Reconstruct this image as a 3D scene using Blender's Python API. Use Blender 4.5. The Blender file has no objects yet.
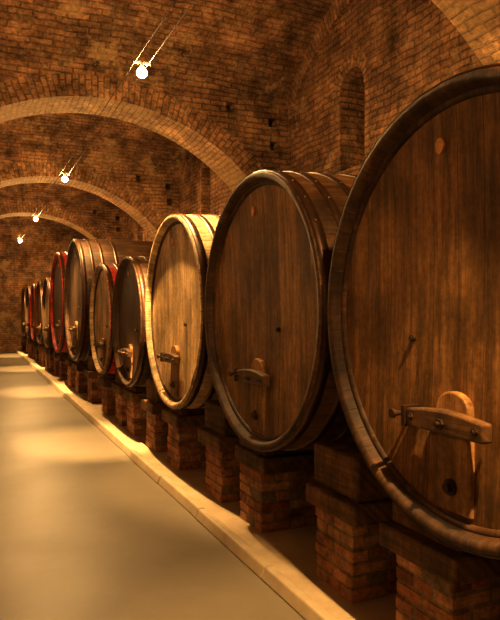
import bpy, bmesh, math, random
from mathutils import Vector, Matrix
random.seed(7)
sc = bpy.context.scene
COL = sc.collection
XC, ZC, RA = 1.77, 1.55, 3.26      # transverse arch circle
XL, XR = -1.25, 4.8                # side walls
ARCH = [3.75, 9.65, 15.55, 21.45]
HT = 0.4
YB, YE = -2.2, 27.3
ZS, RISE = 5.12, 1.15
ZL = .05                           # ledge height

# ---------------- node helpers
def mat_new(name):
    m = bpy.data.materials.new(name); m.use_nodes = True
    nt = m.node_tree; nt.nodes.clear()
    out = nt.nodes.new('ShaderNodeOutputMaterial')
    b = nt.nodes.new('ShaderNodeBsdfPrincipled')
    nt.links.new(b.outputs[0], out.inputs[0])
    return m, nt, b
def N(nt, t, ins=None, **kw):
    n = nt.nodes.new(t)
    for k, v in kw.items(): setattr(n, k, v)
    for k, v in (ins or {}).items():
        if isinstance(v, bpy.types.NodeSocket): nt.links.new(v, n.inputs[k])
        else: n.inputs[k].default_value = v
    return n
def ramp(nt, fac, stops):
    r = nt.nodes.new('ShaderNodeValToRGB'); nt.links.new(fac, r.inputs[0])
    e = r.color_ramp.elements
    while len(e) < len(stops): e.new(0.5)
    for i, (p, c) in enumerate(stops):
        e[i].position = p; e[i].color = (c[0], c[1], c[2], 1) if not isinstance(c, (int, float)) else (c, c, c, 1)
    return r.outputs[0]
def mth(nt, op, a, b=0.0, clamp=False):
    n = nt.nodes.new('ShaderNodeMath'); n.operation = op; n.use_clamp = clamp
    for i, v in enumerate((a, b)):
        if isinstance(v, bpy.types.NodeSocket): nt.links.new(v, n.inputs[i])
        else: n.inputs[i].default_value = v
    return n.outputs[0]
def mix(nt, fac, a, b, mode='MIX'):
    n = nt.nodes.new('ShaderNodeMix'); n.data_type = 'RGBA'; n.blend_type = mode
    for i, v in ((0, fac), (6, a), (7, b)):
        if isinstance(v, bpy.types.NodeSocket): nt.links.new(v, n.inputs[i])
        elif i == 0: n.inputs[0].default_value = v
        else: n.inputs[i].default_value = (v[0], v[1], v[2], 1)
    return n.outputs[2]
def noise(nt, vec, scale, detail=4, rough=.55):
    n = N(nt, 'ShaderNodeTexNoise', {'Scale': scale, 'Detail': detail, 'Roughness': rough})
    if vec is not None: nt.links.new(vec, n.inputs['Vector'])
    return n.outputs['Fac']
def vscale(nt, vec, s):
    n = N(nt, 'ShaderNodeVectorMath', operation='MULTIPLY'); nt.links.new(vec, n.inputs[0]); n.inputs[1].default_value = s
    return n.outputs[0]

# ---------------- materials
def brick_mat(name, c1, c2, mortar, uv=True, bw=.27, rh=.078, ms=.012, plaster=0.0, stain=(.32,.17,.08), dirt=.25):
    m, nt, b = mat_new(name)
    tc = N(nt, 'ShaderNodeTexCoord')
    if uv: vec = tc.outputs['UV']
    else:
        geo = N(nt, 'ShaderNodeNewGeometry')
        sn = N(nt, 'ShaderNodeSeparateXYZ'); nt.links.new(geo.outputs['True Normal'], sn.inputs[0])
        sp = N(nt, 'ShaderNodeSeparateXYZ'); nt.links.new(tc.outputs['Object'], sp.inputs[0])
        ax = mth(nt, 'ABSOLUTE', sn.outputs[0]); g = mth(nt, 'GREATER_THAN', ax, .6)
        az = mth(nt, 'GREATER_THAN', mth(nt, 'ABSOLUTE', sn.outputs[2]), .7)
        u = mth(nt, 'ADD', mth(nt, 'MULTIPLY', g, sp.outputs[1]), mth(nt, 'MULTIPLY', mth(nt, 'SUBTRACT', 1.0, g), sp.outputs[0]))
        v = mth(nt, 'ADD', mth(nt, 'MULTIPLY', az, sp.outputs[1]), mth(nt, 'MULTIPLY', mth(nt, 'SUBTRACT', 1.0, az), sp.outputs[2]))
        cb = N(nt, 'ShaderNodeCombineXYZ', {0: u, 1: v}); vec = cb.outputs[0]
    obj = tc.outputs['Object']
    def warp(vin, scale, amt):
        wob = N(nt, 'ShaderNodeTexNoise', {'Scale': scale, 'Detail': 2.0}); nt.links.new(obj, wob.inputs['Vector'])
        w2 = N(nt, 'ShaderNodeVectorMath', operation='SUBTRACT'); nt.links.new(wob.outputs['Color'], w2.inputs[0]); w2.inputs[1].default_value = (.5, .5, .5)
        w3 = vscale(nt, w2.outputs[0], (amt, amt, 0))
        w4 = N(nt, 'ShaderNodeVectorMath', operation='ADD'); nt.links.new(vin, w4.inputs[0]); nt.links.new(w3, w4.inputs[1]); return w4.outputs[0]
    vv = warp(warp(vec, 1.6, .10), 11.0, .024)
    br = N(nt, 'ShaderNodeTexBrick', {'Scale': 1.0, 'Mortar Size': ms, 'Mortar Smooth': .4, 'Bias': -.05, 'Brick Width': bw, 'Row Height': rh,
           'Color1': (*c1, 1), 'Color2': (*c2, 1), 'Mortar': (*mortar, 1)})
    nt.links.new(vv, br.inputs['Vector'])
    n1 = noise(nt, obj, 1.1, 5, .65); n2 = noise(nt, obj, 20, 6, .75); n3 = noise(nt, obj, 3.2, 6, .7); n4 = noise(nt, obj, .55, 5, .65)
    hue = noise(nt, vscale(nt, obj, (1, 1, 1)), 6.0, 3, .6)
    c = mix(nt, ramp(nt, n1, [(.38, .05), (.68, .7)]), br.outputs['Color'], mix(nt, .7, br.outputs['Color'], stain))
    c = mix(nt, ramp(nt, hue, [(.5, 0), (.72, .6)]), c, (.36, .25, .14))
    c = mix(nt, 1.0, c, ramp(nt, n3, [(.3, dirt), (.5, .85), (.7, 1.6)]), 'MULTIPLY')
    c = mix(nt, .75, c, ramp(nt, n2, [(.3, .2), (.7, 1.45)]), 'MULTIPLY')
    c = mix(nt, .9, c, ramp(nt, n4, [(.35, .38), (.62, 1.3)]), 'MULTIPLY')
    if plaster:
        pn = noise(nt, obj, .9, 7, .75)
        c = mix(nt, ramp(nt, pn, [(.6 - plaster * .3, 0), (.66 - plaster * .3, .6)]), c, mix(nt, .6, (.55, .37, .18), ramp(nt, n2, [(.3, .3), (.7, 1.0)]), 'MULTIPLY'))
    nt.links.new(c, b.inputs['Base Color']); b.inputs['Roughness'].default_value = .92
    b.inputs['Specular IOR Level'].default_value = .2
    h = mth(nt, 'SUBTRACT', mth(nt, 'MULTIPLY', n2, .9), mth(nt, 'MULTIPLY', br.outputs['Fac'], 1.0))
    h = mth(nt, 'ADD', h, mth(nt, 'MULTIPLY', n3, 1.0))
    bp = N(nt, 'ShaderNodeBump', {'Strength': 1.0, 'Distance': .04, 'Height': h})
    nt.links.new(bp.outputs[0], b.inputs['Normal'])
    return m
M_wall = brick_mat('brick_wall', (.46, .235, .11), (.25, .12, .054), (.15, .092, .05), uv=False, bw=.30, rh=.088, ms=.013, plaster=.08)
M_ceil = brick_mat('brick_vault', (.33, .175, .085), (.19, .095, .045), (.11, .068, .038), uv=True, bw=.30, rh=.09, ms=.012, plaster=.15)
M_ring = brick_mat('brick_voussoir', (.54, .28, .13), (.32, .16, .07), (.16, .10, .052), uv=True, bw=.155, rh=.085, ms=.012)
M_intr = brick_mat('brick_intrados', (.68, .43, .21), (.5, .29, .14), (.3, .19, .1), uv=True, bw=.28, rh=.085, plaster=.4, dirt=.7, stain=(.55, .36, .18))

def pier_mat():
    m, nt, b = mat_new('pier_brick')
    tc = N(nt, 'ShaderNodeTexCoord'); at = N(nt, 'ShaderNodeAttribute', attribute_name='bcol')
    obj = tc.outputs['Object']
    n2 = noise(nt, obj, 30, 5, .7); n3 = noise(nt, obj, 7, 4, .6)
    c = ramp(nt, at.outputs['Fac'], [(0, (.26, .19, .11)), (.12, (.26, .19, .11)), (.15, (.2, .075, .03)), (.55, (.42, .17, .07)), (1, (.55, .3, .15))])
    c = mix(nt, 1.0, c, ramp(nt, n3, [(.3, .4), (.7, 1.2)]), 'MULTIPLY')
    c = mix(nt, .75, c, ramp(nt, n2, [(.3, .3), (.7, 1.35)]), 'MULTIPLY')
    nt.links.new(c, b.inputs['Base Color']); b.inputs['Roughness'].default_value = .9
    bp = N(nt, 'ShaderNodeBump', {'Strength': .9, 'Distance': .015, 'Height': n2}); nt.links.new(bp.outputs[0], b.inputs['Normal'])
    return m
M_pier = pier_mat()

def wood_mat(name, dark, mid, light, mode='HEAD', pw=.155, rough=.5, seam=.018, seamk=.25):
    m, nt, b = mat_new(name)
    tc = N(nt, 'ShaderNodeTexCoord')
    src = tc.outputs['UV'] if mode == 'STAVE' else tc.outputs['Object']
    sp = N(nt, 'ShaderNodeSeparateXYZ'); nt.links.new(src, sp.inputs[0])
    oi = N(nt, 'ShaderNodeObjectInfo')
    off = mth(nt, 'MULTIPLY', oi.outputs['Random'], 37.0)
    if mode == 'STAVE': q = sp.outputs[0]; lng = sp.outputs[1]
    elif mode == 'HEAD':
        q = mth(nt, 'DIVIDE', mth(nt, 'ADD', sp.outputs[1], 10.03), pw); lng = sp.outputs[2]
    else: q = mth(nt, 'MULTIPLY', mth(nt, 'ADD', sp.outputs[0], sp.outputs[2]), 3.0); lng = sp.outputs[1]
    idx = mth(nt, 'FLOOR', q); fr = mth(nt, 'FRACT', q)
    wn = N(nt, 'ShaderNodeTexWhiteNoise', noise_dimensions='1D'); nt.links.new(mth(nt, 'ADD', idx, off), wn.inputs['W'])
    rnd = wn.outputs['Value']
    cb = N(nt, 'ShaderNodeCombineXYZ', {0: mth(nt, 'MULTIPLY', q, 1.0 if mode != 'BEAM' else 2.0), 1: mth(nt, 'ADD', mth(nt, 'MULTIPLY', lng, .55), off), 2: mth(nt, 'MULTIPLY', rnd, 9.0)})
    g1 = noise(nt, vscale(nt, cb.outputs[0], (3.0, 2.2, 1)), 1.6, 7, .7)
    g2 = noise(nt, vscale(nt, cb.outputs[0], (20, 4, 1)), 2.0, 5, .75)
    so = N(nt, 'ShaderNodeVectorMath', operation='ADD'); nt.links.new(tc.outputs['Object'], so.inputs[0]); nt.links.new(off, so.inputs[1])
    big = noise(nt, so.outputs[0], 1.7, 7, .7)
    run = noise(nt, vscale(nt, so.outputs[0], (3, 6, .9)), 1.5, 6, .7)
    spk = noise(nt, so.outputs[0], 32, 4, .7)
    c = ramp(nt, g1, [(.3, dark), (.52, mid), (.72, light)])
    c = mix(nt, .6, c, ramp(nt, g2, [(.3, .4), (.7, 1.35)]), 'MULTIPLY')
    c = mix(nt, 1.0, c, ramp(nt, rnd, [(0, .74), (1, 1.15)]), 'MULTIPLY')
    c = mix(nt, .9, c, ramp(nt, big, [(.34, .32), (.6, 1.25)]), 'MULTIPLY')
    c = mix(nt, .85, c, ramp(nt, run, [(.34, .35), (.6, 1.2)]), 'MULTIPLY')
    c = mix(nt, .55, c, ramp(nt, spk, [(.3, .4), (.6, 1.15)]), 'MULTIPLY')
    hgt = mth(nt, 'MULTIPLY', g2, .4)
    if mode != 'BEAM':
        e = mth(nt, 'MINIMUM', fr, mth(nt, 'SUBTRACT', 1.0, fr))
        s = mth(nt, 'DIVIDE', e, seam, clamp=True)
        c = mix(nt, mth(nt, 'SUBTRACT', 1.0, s), c, (dark[0] * seamk, dark[1] * seamk, dark[2] * seamk))
        hgt = mth(nt, 'ADD', hgt, mth(nt, 'MULTIPLY', s, .7))
    nt.links.new(c, b.inputs['Base Color'])
    nt.links.new(mth(nt, 'ADD', rough, mth(nt, 'MULTIPLY', mth(nt, 'SUBTRACT', g2, .5), .3)), b.inputs['Roughness'])
    b.inputs['Specular IOR Level'].default_value = .3
    bp = N(nt, 'ShaderNodeBump', {'Strength': .55, 'Distance': .008, 'Height': hgt}); nt.links.new(bp.outputs[0], b.inputs['Normal'])
    return m
H_brown = wood_mat('oak_head', (.13, .065, .023), (.31, .165, .058), (.48, .28, .105))
H_warm = wood_mat('oak_head_warm', (.13, .06, .019), (.29, .142, .044), (.43, .235, .077))
H_light = wood_mat('oak_head_light', (.34, .21, .095), (.56, .38, .185), (.7, .51, .28))
H_dark = wood_mat('oak_head_dark', (.04, .02, .009), (.10, .05, .02), (.18, .09, .036))
S_brown = wood_mat('oak_staves', (.07, .033, .012), (.17, .082, .03), (.28, .145, .054), 'STAVE', seam=.04)
R_brown = wood_mat('oak_rim', (.038, .018, .007), (.085, .04, .015), (.14, .07, .026), 'STAVE', seam=.02, seamk=.9, rough=.55)
S_light = wood_mat('oak_staves_light', (.34, .22, .11), (.6, .42, .22), (.76, .57, .34), 'STAVE', seam=.05)
S_dark = wood_mat('oak_staves_dark', (.03, .014, .006), (.08, .038, .015), (.14, .07, .027), 'STAVE', seam=.05)
S_red = wood_mat('oak_rim_red', (.34, .02, .014), (.62, .04, .025), (.7, .08, .04), 'STAVE', seam=.05)
W_beam = wood_mat('beam_timber', (.06, .03, .012), (.17, .088, .034), (.29, .16, .064), 'BEAM', rough=.75)
W_hatch = wood_mat('hatch_wood', (.18, .09, .03), (.36, .19, .064), (.46, .265, .095), 'HEAD', pw=.3)
W_bar = wood_mat('clamp_wood', (.05, .025, .01), (.14, .07, .025), (.22, .12, .046), 'BEAM')

def iron_mat(name, col, rough=.55, metal=.6):
    m, nt, b = mat_new(name)
    tc = N(nt, 'ShaderNodeTexCoord'); n = noise(nt, tc.outputs['Object'], 14, 5, .7)
    c = ramp(nt, n, [(.35, col), (.7, (col[0] * 2.1, col[1] * 1.6, col[2] * 1.3))])
    nt.links.new(c, b.inputs['Base Color']); b.inputs['Metallic'].default_value = metal; b.inputs['Roughness'].default_value = rough
    bp = N(nt, 'ShaderNodeBump', {'Strength': .3, 'Distance': .004, 'Height': n}); nt.links.new(bp.outputs[0], b.inputs['Normal'])
    return m
I_hoop = iron_mat('hoop_iron', (.045, .024, .013), .42, .5)
I_black = iron_mat('black_iron', (.04, .024, .014), .5, .6)
I_wire = iron_mat('dark_cable', (.012, .009, .007), .95, 0.0)
I_brass = iron_mat('brass', (.40, .24, .09), .5, .3)

def floor_mat(name, a, bcol, r0, r1, sc_=1.0, blot=.4, bs=.15):
    m, nt, b = mat_new(name)
    tc = N(nt, 'ShaderNodeTexCoord'); o = tc.outputs['Object']
    n1 = noise(nt, o, .9 * sc_, 6, .6); n2 = noise(nt, o, 9, 5, .65); n3 = noise(nt, o, 60, 3, .6)
    c = ramp(nt, n1, [(.3, a), (.7, bcol)])
    c = mix(nt, blot, c, ramp(nt, n2, [(.3, .75), (.7, 1.15)]), 'MULTIPLY')
    nt.links.new(c, b.inputs['Base Color'])
    nt.links.new(ramp(nt, noise(nt, o, 1.2, 3, .5), [(.3, r0), (.7, r1)]), b.inputs['Roughness'])
    bp = N(nt, 'ShaderNodeBump', {'Strength': bs, 'Distance': .002, 'Height': n3}); nt.links.new(bp.outputs[0], b.inputs['Normal'])
    return m
M_floor = floor_mat('polished_concrete', (.15, .128, .096), (.19, .165, .125), .40, .47, blot=.18, bs=.08)
M_ledge = floor_mat('ledge_cement', (.36, .28, .18), (.5, .40, .26), .6, .8, 3)
M_curb = floor_mat('curb_stone', (.36, .29, .19), (.5, .41, .28), .5, .7, 3)

def emit_mat(name, col, s):
    m = bpy.data.materials.new(name); m.use_nodes = True; nt = m.node_tree; nt.nodes.clear()
    o = nt.nodes.new('ShaderNodeOutputMaterial'); e = nt.nodes.new('ShaderNodeEmission')
    e.inputs[0].default_value = (*col, 1); e.inputs[1].default_value = s; nt.links.new(e.outputs[0], o.inputs[0]); return m
LC = (1.0, .58, .205)
M_bulb = emit_mat('bulb_glow', LC, 3700)
M_fill = emit_mat('fill_glow', LC, 480)  # emission for the added out-of-view fill lights

# ---------------- mesh helpers
def obj_from_bm(bm, name, mats, parent=None, loc=(0, 0, 0), smooth=False, normals=True):
    if normals: bmesh.ops.recalc_face_normals(bm, faces=bm.faces)
    me = bpy.data.meshes.new(name); bm.to_mesh(me); bm.free()
    for m in mats: me.materials.append(m)
    if smooth:
        for p in me.polygons: p.use_smooth = True
    o = bpy.data.objects.new(name, me); COL.objects.link(o); o.location = loc
    if parent: o.parent = parent
    return o
def empty(name, loc=(0, 0, 0)):
    e = bpy.data.objects.new(name, None); COL.objects.link(e); e.location = loc; e.empty_display_size = .2; return e
def bbox(bm, a, b, mi=0):
    vs = [bm.verts.new((x, y, z)) for x in (a[0], b[0]) for y in (a[1], b[1]) for z in (a[2], b[2])]
    fs = []
    for f in ((0, 1, 3, 2), (4, 6, 7, 5), (0, 4, 5, 1), (2, 3, 7, 6), (0, 2, 6, 4), (1, 5, 7, 3)):
        fc = bm.faces.new([vs[i] for i in f]); fc.material_index = mi; fs.append(fc)
    return vs, fs
def bevel(o, w, seg=2):
    m = o.modifiers.new('bevel', 'BEVEL'); m.width = w; m.segments = seg; m.limit_method = 'ANGLE'; m.angle_limit = math.radians(40)
def lathe_x(bm, prof, n, nst=48, groove=0.0, closed=False, mi=0, uvl=None, cy=0, cz=0):
    rings = []
    acc = [0]
    for i in range(1, len(prof)): acc.append(acc[-1] + math.hypot(prof[i][0] - prof[i - 1][0], prof[i][1] - prof[i - 1][1]))
    per = n // nst if nst else 1
    for (t, r) in prof:
        ring = []
        for k in range(n):
            a = 2 * math.pi * k / n
            rr = r * (1 - (groove if (nst and k % per == 0) else 0))
            ring.append(bm.verts.new((t, cy + rr * math.cos(a), cz + rr * math.sin(a))))
        rings.append(ring)
    m = len(prof)
    for i in range(m if closed else m - 1):
        j = (i + 1) % m
        for k in range(n):
            k2 = (k + 1) % n
            f = bm.faces.new((rings[i][k], rings[i][k2], rings[j][k2], rings[j][k])); f.material_index = mi; f.smooth = True
            if uvl:
                us = [k, k + 1, k + 1, k]; vi = [i, i, i + 1, i + 1]
                for l, uu, vv in zip(f.loops, us, vi):
                    l[uvl].uv = (uu / n * nst, acc[vv] if vv < m else acc[-1])
    return rings
def cyl_x(bm, x0, x1, cy, cz, r, n=16, mi=0, r2=None):
    r2 = r if r2 is None else r2
    a = [bm.verts.new((x0, cy + r * math.cos(2 * math.pi * k / n), cz + r * math.sin(2 * math.pi * k / n))) for k in range(n)]
    b = [bm.verts.new((x1, cy + r2 * math.cos(2 * math.pi * k / n), cz + r2 * math.sin(2 * math.pi * k / n))) for k in range(n)]
    for k in range(n): bm.faces.new((a[k], a[(k + 1) % n], b[(k + 1) % n], b[k])).material_index = mi
    bm.faces.new(a).material_index = mi; bm.faces.new(b).material_index = mi
def prism_x(bm, pts, x0, x1, mi=0):
    a = [bm.verts.new((x0, y, z)) for y, z in pts]; b = [bm.verts.new((x1, y, z)) for y, z in pts]
    n = len(pts)
    for k in range(n): bm.faces.new((a[k], a[(k + 1) % n], b[(k + 1) % n], b[k])).material_index = mi
    bm.faces.new(a).material_index = mi; bm.faces.new(b).material_index = mi

# ---------------- barrel
FX = 1.844
ZB = .70
def barrel(y, R, head, stave, rim=None, L=2.2, hatch=True, x=FX, detail=True, tilt=0.0, bar_off=0.0, dy=.04):
    rb = R + .02
    cz = ZB + rb
    P = empty('wine_barrel', (x, y, cz))
    rim = rim or R_brown
    def rad(t):
        s = (t / L) * 2 - 1
        return rb - (rb - (R - .012)) * s * s
    ri = R * .93
    bm = bmesh.new(); uv = bm.loops.layers.uv.new('UVMap')
    ns = 52; n = ns * 3
    prof = [(L * i / 14, rad(L * i / 14)) for i in range(15)]
    prof = prof + [(L, ri), (L - .07, ri - .01)]
    lathe_x(bm, prof, n, ns, .003, uvl=uv)
    obj_from_bm(bm, 'staves', [stave], P, normals=True)
    bm = bmesh.new(); uv = bm.loops.layers.uv.new('UVMap')
    lathe_x(bm, [(.075, ri - .012), (.012, ri + .008), (0.0, ri + .018), (-.004, R - .026), (.004, rad(0)), (.03, rad(0) + .001)], n, ns, .001, uvl=uv)
    obj_from_bm(bm, 'chime_rim', [rim], P)
    bm = bmesh.new()
    for t, s in ((.07, 1), (L - .07, -1)):
        c = bm.verts.new((t + s * .03, 0, 0))
        rs = [ri * .4, ri * .75, ri * .985]
        rings = [[bm.verts.new((t + s * .03 * (1 - (r / ri) ** 2), r * math.cos(2 * math.pi * k / 64), r * math.sin(2 * math.pi * k / 64))) for k in range(64)] for r in rs]
        for k in range(64):
            k2 = (k + 1) % 64
            bm.faces.new((c, rings[0][k], rings[0][k2]))
            for a, b in zip(rings, rings[1:]): bm.faces.new((a[k], b[k], b[k2], a[k2]))
    o = obj_from_bm(bm, 'head_planks', [head], P, smooth=True); o.rotation_euler = (tilt, 0, 0)
    bm = bmesh.new(); uv = bm.loops.layers.uv.new('UVMap')
    lathe_x(bm, [(.072, ri * .965), (.055, ri * .97), (.052, ri * .988), (.054, ri * .998)], n, ns, 0, uvl=uv)
    obj_from_bm(bm, 'head_bead', [R_brown], P)
    bm = bmesh.new()
    hs = [(.014, .085), (.19, .245), (.38, .43), (.64, .69)]
    hs += [(L - b, L - a) for a, b in hs]
    for a, b in hs:
        lathe_x(bm, [(a, rad(a) - .004), (a, rad(a) + .008), (b, rad(b) + .008), (b, rad(b) - .004)], 96, 0)
        if detail:
            mt = (a + b) / 2; rr = rad(mt) + .009
            for k in range(0, 30):
                aa = 2 * math.pi * k / 30 + .05
                Mx = Matrix.Translation((mt, rr * math.cos(aa), rr * math.sin(aa)))
                bmesh.ops.create_icosphere(bm, subdivisions=1, radius=.010, matrix=Mx)
    obj_from_bm(bm, 'iron_hoops', [I_hoop], P)
    if hatch:
        k = R
        bm = bmesh.new()
        zt = -.43 * k; w1, w2 = .10 * k, .118 * k
        zb_ = -math.sqrt((ri * .955) ** 2 - (w2 + abs(dy)) ** 2)
        pts = [(dy - w2, zb_), (dy + w2, zb_)] + [(dy + w1 * math.cos(a), zt + w1 * .8 * math.sin(a)) for a in [math.pi * i / 12 for i in range(13)]]
        prism_x(bm, pts, .056, .098)
        o = obj_from_bm(bm, 'hatch_door', [W_hatch], P); bevel(o, .008)
        bm = bmesh.new()
        c0 = dy + bar_off; ln = .24 * k; z0 = -.485 * k
        top = [(c0 - ln + 2 * ln * i / 10, z0 + .035 + .022 * math.sin(math.pi * i / 10)) for i in range(11)]
        bot = [(c0 + ln - 2 * ln * i / 10, z0 - .045) for i in range(11)]
        prism_x(bm, bot + top, -.002, .055)
        o = obj_from_bm(bm, 'clamp_bar', [W_bar], P); bevel(o, .01)
        bm = bmesh.new()
        cyl_x(bm, -.035, .06, c0, z0, .011); cyl_x(bm, -.015, -.001, c0, z0, .022, 6)
        for s in (-1, 1):
            cyl_x(bm, -.02, .07, c0 + s * .2 * k, z0, .009, 10); cyl_x(bm, -.01, -.001, c0 + s * .2 * k, z0, .017, 6)
        bbox(bm, (-.012, c0 + .25 * k - .012, z0 - .05), (.085, c0 + .25 * k + .01, z0 + .045))
        zc = zb_ + .11
        cyl_x(bm, .042, .06, dy, zc, .036, 20); cyl_x(bm, .022, .043, dy, zc, .02, 16)
        cyl_x(bm, -.02, .05, c0 + .31 * k, z0 - .0, .013, 12); cyl_x(bm, -.03, -.015, c0 + .31 * k, z0, .022, 12)
        cyl_x(bm, .045, .09, c0 + .31 * k, z0, .011, 12)
        py = .34 * k if y < 3 else -.26 * k
        cyl_x(bm, .078, .1, py, -.13 * k, .016, 12); cyl_x(bm, .07, .079, py, -.13 * k, .010, 12)
        obj_from_bm(bm, 'hatch_ironwork', [I_black], P)
        bm = bmesh.new()
        pts = [(.13 + .030 * math.cos(a) * (1.0 if math.sin(a) > 0 else .8), .74 * k + .036 * math.sin(a)) for a in [2 * math.pi * i / 16 for i in range(16)]]
        prism_x(bm, pts, .068, .09)
        o = obj_from_bm(bm, 'number_plate', [I_brass], P)
    return P

BL = [(0.03, .985), (2.09, .995), (4.12, .995), (6.15, .985), (8.14, .85), (9.95, .86), (12.75, 1.2), (15.35, 1.18), (17.6, .93), (19.55, .93), (21.5, .93), (23.45, .93), (25.4, .93)]
ST = [dict(head=H_brown, stave=S_brown), dict(head=H_warm, stave=S_brown, tilt=.02, bar_off=.0), dict(head=H_brown, stave=S_brown, tilt=-.03),
      dict(head=H_light, stave=S_light, rim=S_light), dict(head=H_dark, stave=S_dark), dict(head=H_light, stave=S_red, rim=S_light),
      dict(head=H_dark, stave=S_dark), dict(head=H_dark, stave=S_red, rim=S_red), dict(head=H_light, stave=S_brown, detail=False),
      dict(head=H_brown, stave=S_dark, detail=False), dict(head=H_warm, stave=S_red, rim=S_red, detail=False), dict(head=H_dark, stave=S_dark, detail=False), dict(head=H_brown, stave=S_dark, detail=False)]
for (y, R), kw in zip(BL, ST): barrel(y, R, **kw)

# ---------------- brick piers, timber bearers
def pier(x0, y0, wx=.5, wy=.42, z0=ZL, z1=.50):
    bm = bmesh.new(); at = bm.faces.layers.float.new('bcol')
    n = 6; h = (z1 - z0) / n; g = .006
    for c in range(n):
        nx, ny = ((2, 3) if c % 2 == 0 else (4, 2))
        for i in range(nx):
            for j in range(ny):
                if 0 < i < nx - 1 and 0 < j < ny - 1: continue
                jx, jy = random.uniform(-.007, .007), random.uniform(-.007, .007)
                a = (x0 + i * wx / nx + g + jx, y0 + j * wy / ny + g + jy, z0 + c * h + g)
                b = (x0 + (i + 1) * wx / nx - g + jx, y0 + (j + 1) * wy / ny - g + jy, z0 + (c + 1) * h - g + random.uniform(-.001, .002))
                if c == 0: a = (a[0], a[1], z0)
                v = random.uniform(.16, 1)
                for f in bbox(bm, a, b)[1]: f[at] = v
    for f in bbox(bm, (x0 + .012, y0 + .012, z0), (x0 + wx - .012, y0 + wy - .012, z1))[1]: f[at] = 0
    o = obj_from_bm(bm, 'brick_pier', [M_pier]); bevel(o, .007, 1)
    return o
PX = 1.98
def under(yv, BLs):
    z = 9
    for (y, R) in BLs:
        rb = R + .032
        if abs(yv - y) < rb: z = min(z, ZB + R + .02 - math.sqrt(rb * rb - (yv - y) ** 2))
    return z
for bi, (y, R) in enumerate(BL):
    for kk, yy in enumerate((y - 1.10 * R, y + .13 * R)):
        for xb in (PX, PX + 1.45):
            pier(xb, yy)
            a, b = yy - .07, yy + .49
            bm = bmesh.new(); bbox(bm, (xb - .03 + random.uniform(-.02, .02), a, .502), (xb + .42, b, .625))
            o = obj_from_bm(bm, 'timber_bearer', [W_beam]); bevel(o, .014, 2)
            a += .03; b -= .03
            n = 16; pts = [(a, .627), (b, .627)]
            for i in range(n + 1):
                yv = b + (a - b) * i / n
                pts.append((yv, max(.66, min(.88, under(yv, BL)))))
            bm = bmesh.new(); prism_x(bm, pts, xb + .015, xb + .36)
            o = obj_from_bm(bm, 'timber_chock', [W_beam]); bevel(o, .01, 1)

# ---------------- floor, ledge, curb
bm = bmesh.new(); bbox(bm, (XL, YB, -.1), (1.76, YE, 0)); obj_from_bm(bm, 'floor', [M_floor])
bm = bmesh.new(); bbox(bm, (1.76, YB, -.1), (XR, YE, ZL)); obj_from_bm(bm, 'floor_ledge', [M_ledge])
P = empty('stone_curb')
y = YB
while y < YE:
    ln = random.uniform(.9, 1.3); y1 = min(y + ln, YE)
    bm = bmesh.new(); j = random.uniform(-.006, .006)
    vs, fs = bbox(bm, (1.69 + j, y + .004, 0), (1.78 + j, y1 - .004, .08 + j * .4))
    for v in vs:
        if v.co.z > .05 and v.co.x < 1.75: v.co.x += .03
    o = obj_from_bm(bm, 'curb_block', [M_curb], P); bevel(o, .012, 2)
    y = y1

# ---------------- room shell
def boolean(o, cutters):
    for c in cutters:
        m = o.modifiers.new('cut', 'BOOLEAN'); m.operation = 'DIFFERENCE'; m.object = c; m.solver = 'EXACT'
        bpy.context.view_layer.objects.active = o
        bpy.ops.object.modifier_apply(modifier='cut')
        bpy.data.objects.remove(c, do_unlink=True)
def cutter_box(a, b):
    bm = bmesh.new(); bbox(bm, a, b); return obj_from_bm(bm, 'cutter', [])
def cutter_niche(x0, x1, yc, hw, z0, zs):
    bm = bmesh.new()
    pts = [(yc - hw, z0), (yc + hw, z0)] + [(yc + hw * math.cos(a), zs + hw * math.sin(a)) for a in [math.pi * i / 14 for i in range(15)]]
    prism_x(bm, pts, x0, x1); return obj_from_bm(bm, 'cutter', [])
bm = bmesh.new(); bbox(bm, (XR, YB, -.1), (XR + .6, YE, 6.6)); wr = obj_from_bm(bm, 'wall_right', [M_wall])
cuts = [cutter_niche(XR - .1, XR + .42, 7.33, .3, 3.68, 4.75)]
for yc in (13.2, 19.1): cuts.append(cutter_niche(XR - .1, XR + .42, yc, .3, 3.68, 4.75))
boolean(wr, cuts)
for yc in (7.33, 13.2, 19.1):
    bm = bmesh.new(); uv = bm.loops.layers.uv.new('UVMap'); hw = .3; n = 16
    for i in range(n):
        a0, a1 = math.pi * i / n, math.pi * (i + 1) / n
        q = [bm.verts.new((XR - .012, yc + r * math.cos(a), 4.75 + r * math.sin(a))) for a, r in ((a0, hw), (a1, hw), (a1, hw + .2), (a0, hw + .2))]
        f = bm.faces.new(q)
        for l, (u, v) in zip(f.loops, ((0, a0), (0, a1), (.155, a1), (.155, a0))): l[uv].uv = (u, v * .4)
    obj_from_bm(bm, 'trim_niche', [M_ring], wr)
bm = bmesh.new(); bbox(bm, (XL - .4, YB, -.1), (XL, YE, 6.6)); obj_from_bm(bm, 'wall_left', [M_wall])
bm = bmesh.new(); bbox(bm, (XL - .4, YE, -.1), (XR + .6, YE + .4, 6.6)); wb = obj_from_bm(bm, 'wall_back', [M_wall])
bm = bmesh.new(); bbox(bm, (XL - .4, YB - .4, -.1), (XR + .6, YB, 6.6)); obj_from_bm(bm, 'wall_front', [M_wall])

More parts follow.
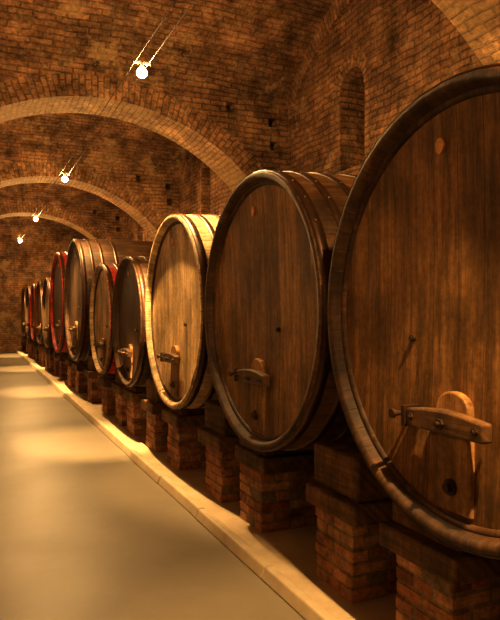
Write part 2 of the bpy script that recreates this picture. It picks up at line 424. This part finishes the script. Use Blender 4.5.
def arch_wall(yc, name):
    hw0 = XR - XC; a0 = math.acos(hw0 / RA)
    n = 48
    angs = [a0 + (math.pi - 2 * a0) * i / n for i in range(n + 1)]
    ya, yb = yc - HT, yc + HT
    bm = bmesh.new()
    A = [bm.verts.new((XC + RA * math.cos(t), ya, ZC + RA * math.sin(t))) for t in angs]
    B = [bm.verts.new((XC + RA * math.cos(t), yb, ZC + RA * math.sin(t))) for t in angs]
    A2 = [bm.verts.new((v.co.x, ya, ZS + .25)) for v in A]; B2 = [bm.verts.new((v.co.x, yb, ZS + .25)) for v in B]
    for i in range(n):
        bm.faces.new((A[i], A[i + 1], A2[i + 1], A2[i])); bm.faces.new((B[i], B[i + 1], B2[i + 1], B2[i]))
        bm.faces.new((A[i], A[i + 1], B[i + 1], B[i])); bm.faces.new((A2[i], A2[i + 1], B2[i + 1], B2[i]))
    bm.faces.new((A[0], A2[0], B2[0], B[0])); bm.faces.new((A[n], A2[n], B2[n], B[n]))
    w = obj_from_bm(bm, 'wall_arch_' + name, [M_wall])
    cs = []
    for (xx, zz) in [(3.78, 4.93), (4.52, 4.78), (4.55, 4.4), (-.3, 4.85)]:
        cs.append(cutter_box((xx - .075, ya - .1, zz - .07), (xx + .075, ya + .25, zz + .08)))
    boolean(w, cs)
    for yy0, yy1, nm in ((ya - .025, ya + .01, 'near'), (yb - .01, yb + .025, 'far')):
        bm = bmesh.new(); uv = bm.loops.layers.uv.new('UVMap')
        r0, r1 = RA - .004, RA + .31
        for i in range(n):
            t0, t1 = angs[i], angs[i + 1]
            def V(t, r, yv): return bm.verts.new((min(XC + r * math.cos(t), XR - .001), yv, ZC + r * math.sin(t)))
            f0 = yy0 if nm == 'near' else yy1; fb = yy1 if nm == 'near' else yy0
            q = [V(t0, r0, f0), V(t1, r0, f0), V(t1, r1, f0), V(t0, r1, f0)]
            f = bm.faces.new(q)
            for l, (u, v) in zip(f.loops, ((0, t0), (0, t1), (.31, t1), (.31, t0))): l[uv].uv = (u + .0, v * RA)
            for r in (r0, r1):
                q = [V(t0, r, f0), V(t1, r, f0), V(t1, r, fb), V(t0, r, fb)]
                f = bm.faces.new(q)
                for l, (u, v) in zip(f.loops, ((0, t0), (0, t1), (.03, t1), (.03, t0))): l[uv].uv = (u, v * RA)
        bmesh.ops.remove_doubles(bm, verts=bm.verts, dist=.0005)
        obj_from_bm(bm, 'voussoirs_' + nm, [M_ring], w)
    bm = bmesh.new(); uv = bm.loops.layers.uv.new('UVMap')
    for i in range(n):
        t0, t1 = angs[i], angs[i + 1]; r = RA - .006
        q = [bm.verts.new((XC + r * math.cos(t), yv, ZC + r * math.sin(t))) for t, yv in ((t0, ya - .02), (t1, ya - .02), (t1, yb + .02), (t0, yb + .02))]
        f = bm.faces.new(q)
        for l, (u, v) in zip(f.loops, ((0, t0), (0, t1), (.8, t1), (.8, t0))): l[uv].uv = (u, v * RA)
    bmesh.ops.remove_doubles(bm, verts=bm.verts, dist=.0005)
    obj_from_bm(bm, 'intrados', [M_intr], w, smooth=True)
for i, yc in enumerate(ARCH): arch_wall(yc, str(i + 1))

edges = [YB] + [v for a in ARCH for v in (a - HT, a + HT)] + [YE]
bm = bmesh.new(); uv = bm.loops.layers.uv.new('UVMap')
lun = []
for k in range(0, len(edges), 2):
    y0, y1 = edges[k], edges[k + 1]; h = (y1 - y0) / 2; yc = (y0 + y1) / 2
    r = (h * h + RISE * RISE) / (2 * RISE); zc = ZS + RISE - r; am = math.asin(h / r)
    lun.append((yc, zc, r, am))
    n = 28; m = 12
    for i in range(n):
        a0 = -am + 2 * am * i / n; a1 = -am + 2 * am * (i + 1) / n
        for j in range(m):
            x0 = XL - .05 + (XR - XL + .1) * j / m; x1 = XL - .05 + (XR - XL + .1) * (j + 1) / m
            q = []
            for (x, a) in ((x0, a0), (x1, a0), (x1, a1), (x0, a1)):
                sag = .06 * math.sin((x - XL) / (XR - XL) * math.pi)
                q.append(bm.verts.new((x, yc + r * math.sin(a), zc + r * math.cos(a) + sag)))
            f = bm.faces.new(q)
            for l, (x, a) in zip(f.loops, ((x0, a0), (x1, a0), (x1, a1), (x0, a1))): l[uv].uv = (x, a * r)
bmesh.ops.remove_doubles(bm, verts=bm.verts, dist=.0005)
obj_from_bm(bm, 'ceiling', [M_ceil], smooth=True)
for idx, (yc, zc, r, am) in enumerate(lun):
    bm = bmesh.new(); uv = bm.loops.layers.uv.new('UVMap'); n = 28
    for i in range(n):
        a0 = -am + 2 * am * i / n; a1 = -am + 2 * am * (i + 1) / n
        for (ra, xa, rb_, xb) in ((r + .02, XR - .05, r - .26, XR - .05), (r - .26, XR - .05, r - .26, XR + .01)):
            q = [bm.verts.new((xx, yc + rr * math.sin(a), zc + rr * math.cos(a))) for (a, rr, xx) in ((a0, ra, xa), (a1, ra, xa), (a1, rb_, xb), (a0, rb_, xb))]
            f = bm.faces.new(q)
            for l, (u, v) in zip(f.loops, ((0, a0), (0, a1), (.31, a1), (.31, a0))): l[uv].uv = (u, v * r)
    bmesh.ops.remove_doubles(bm, verts=bm.verts, dist=.0005)
    obj_from_bm(bm, 'trim_lunette_%d' % (idx + 1), [M_ring])

# ---------------- lamps on tension cables, then added fill lights
LX, LZ = 1.6, 4.14
LY = [.7, 6.3, 12.0, 17.6, 23.3]
LP = empty('cable_lighting_string', (LX, 0, LZ))
bm = bmesh.new()
for dx in (-.07, .07):
    va, vb = Vector((dx, YB + .01, .1)), Vector((dx, YE - .01, .1)); n = 6
    A = [bm.verts.new(va + Vector((.004 * math.cos(2 * math.pi * k / n), 0, .004 * math.sin(2 * math.pi * k / n)))) for k in range(n)]
    B = [bm.verts.new(vb + Vector((.004 * math.cos(2 * math.pi * k / n), 0, .004 * math.sin(2 * math.pi * k / n)))) for k in range(n)]
    for k in range(n): bm.faces.new((A[k], A[(k + 1) % n], B[(k + 1) % n], B[k]))
obj_from_bm(bm, 'tension_cable', [I_wire], LP)
def spot(P, loc, d, e, size, blend):
    l = bpy.data.lights.new('lamp_spot', 'SPOT'); l.energy = e; l.color = LC; l.spot_size = math.radians(size); l.spot_blend = blend; l.shadow_soft_size = .03
    o = bpy.data.objects.new('lamp_spot', l); COL.objects.link(o); o.parent = P; o.location = loc
    o.rotation_euler = Vector(d).to_track_quat('-Z', 'Y').to_euler()
for ly in LY:
    P = empty('lamp_holder', (0, ly, 0)); P.parent = LP
    bm = bmesh.new()
    bbox(bm, (-.09, -.01, .085), (.09, .01, .11))
    bmesh.ops.create_cone(bm, cap_ends=True, segments=16, radius1=.022, radius2=.018, depth=.06, matrix=Matrix.Translation((0, 0, .07)))
    obj_from_bm(bm, 'lamp_socket', [I_wire], P)
    bm = bmesh.new()
    bmesh.ops.create_uvsphere(bm, u_segments=16, v_segments=12, radius=.055)
    for v in bm.verts:
        if v.co.z > .0: v.co.x *= 1 - v.co.z * 7; v.co.y *= 1 - v.co.z * 7
    obj_from_bm(bm, 'bulb', [M_bulb], P, smooth=True)
    spot(P, (0, .07, -.1), (.0, 1.9, -4.1), 3800 if ly > 1 else 1200, 32, .8)
    if ly == 6.3: spot(P, (-.03, -.07, -.1), (.6, -.1, -1.6), 1000, 60, .5)
    elif ly > 7: spot(P, (-.03, -.07, -.1), (.5, -.2, -2.0), 450, 60, .6)
for ly in (-.8, 2.2, 5.2, 9.0, 13.5, 18.5, 23.5):  # fill lights added on the unseen left wall to brighten the barrel heads
    P = empty('added_fill_light', (XL, ly, 2.5))
    bm = bmesh.new(); bbox(bm, (0, -.05, -.1), (.02, .05, .1)); bbox(bm, (.02, -.012, -.02), (.12, .012, .0))
    bmesh.ops.create_cone(bm, cap_ends=False, segments=20, radius1=.03, radius2=.07, depth=.08, matrix=Matrix.Translation((.12, 0, 0)))
    o = obj_from_bm(bm, 'fill_bracket', [I_black], P)
    bm = bmesh.new(); bmesh.ops.create_uvsphere(bm, u_segments=16, v_segments=10, radius=.05, matrix=Matrix.Translation((.12, 0, .06)))
    obj_from_bm(bm, 'fill_globe', [M_fill], P, smooth=True)

# ---------------- world, camera
w = bpy.data.worlds.new('world'); sc.world = w; w.use_nodes = True
w.node_tree.nodes['Background'].inputs[0].default_value = (.9, .5, .2, 1); w.node_tree.nodes['Background'].inputs[1].default_value = .02
cd = bpy.data.cameras.new('camera'); cam = bpy.data.objects.new('camera', cd); COL.objects.link(cam)
cam.location = (0, 0, 1.72); cam.rotation_euler = (math.radians(90), 0, math.radians(-24))
cd.sensor_fit = 'VERTICAL'; cd.sensor_height = 24; cd.lens = 629 / 620 * 24; cd.clip_start = .05
sc.camera = cam
sc.view_settings.view_transform = 'Standard'
sc.view_settings.exposure = 0.1
sc.view_settings.gamma = 0.9
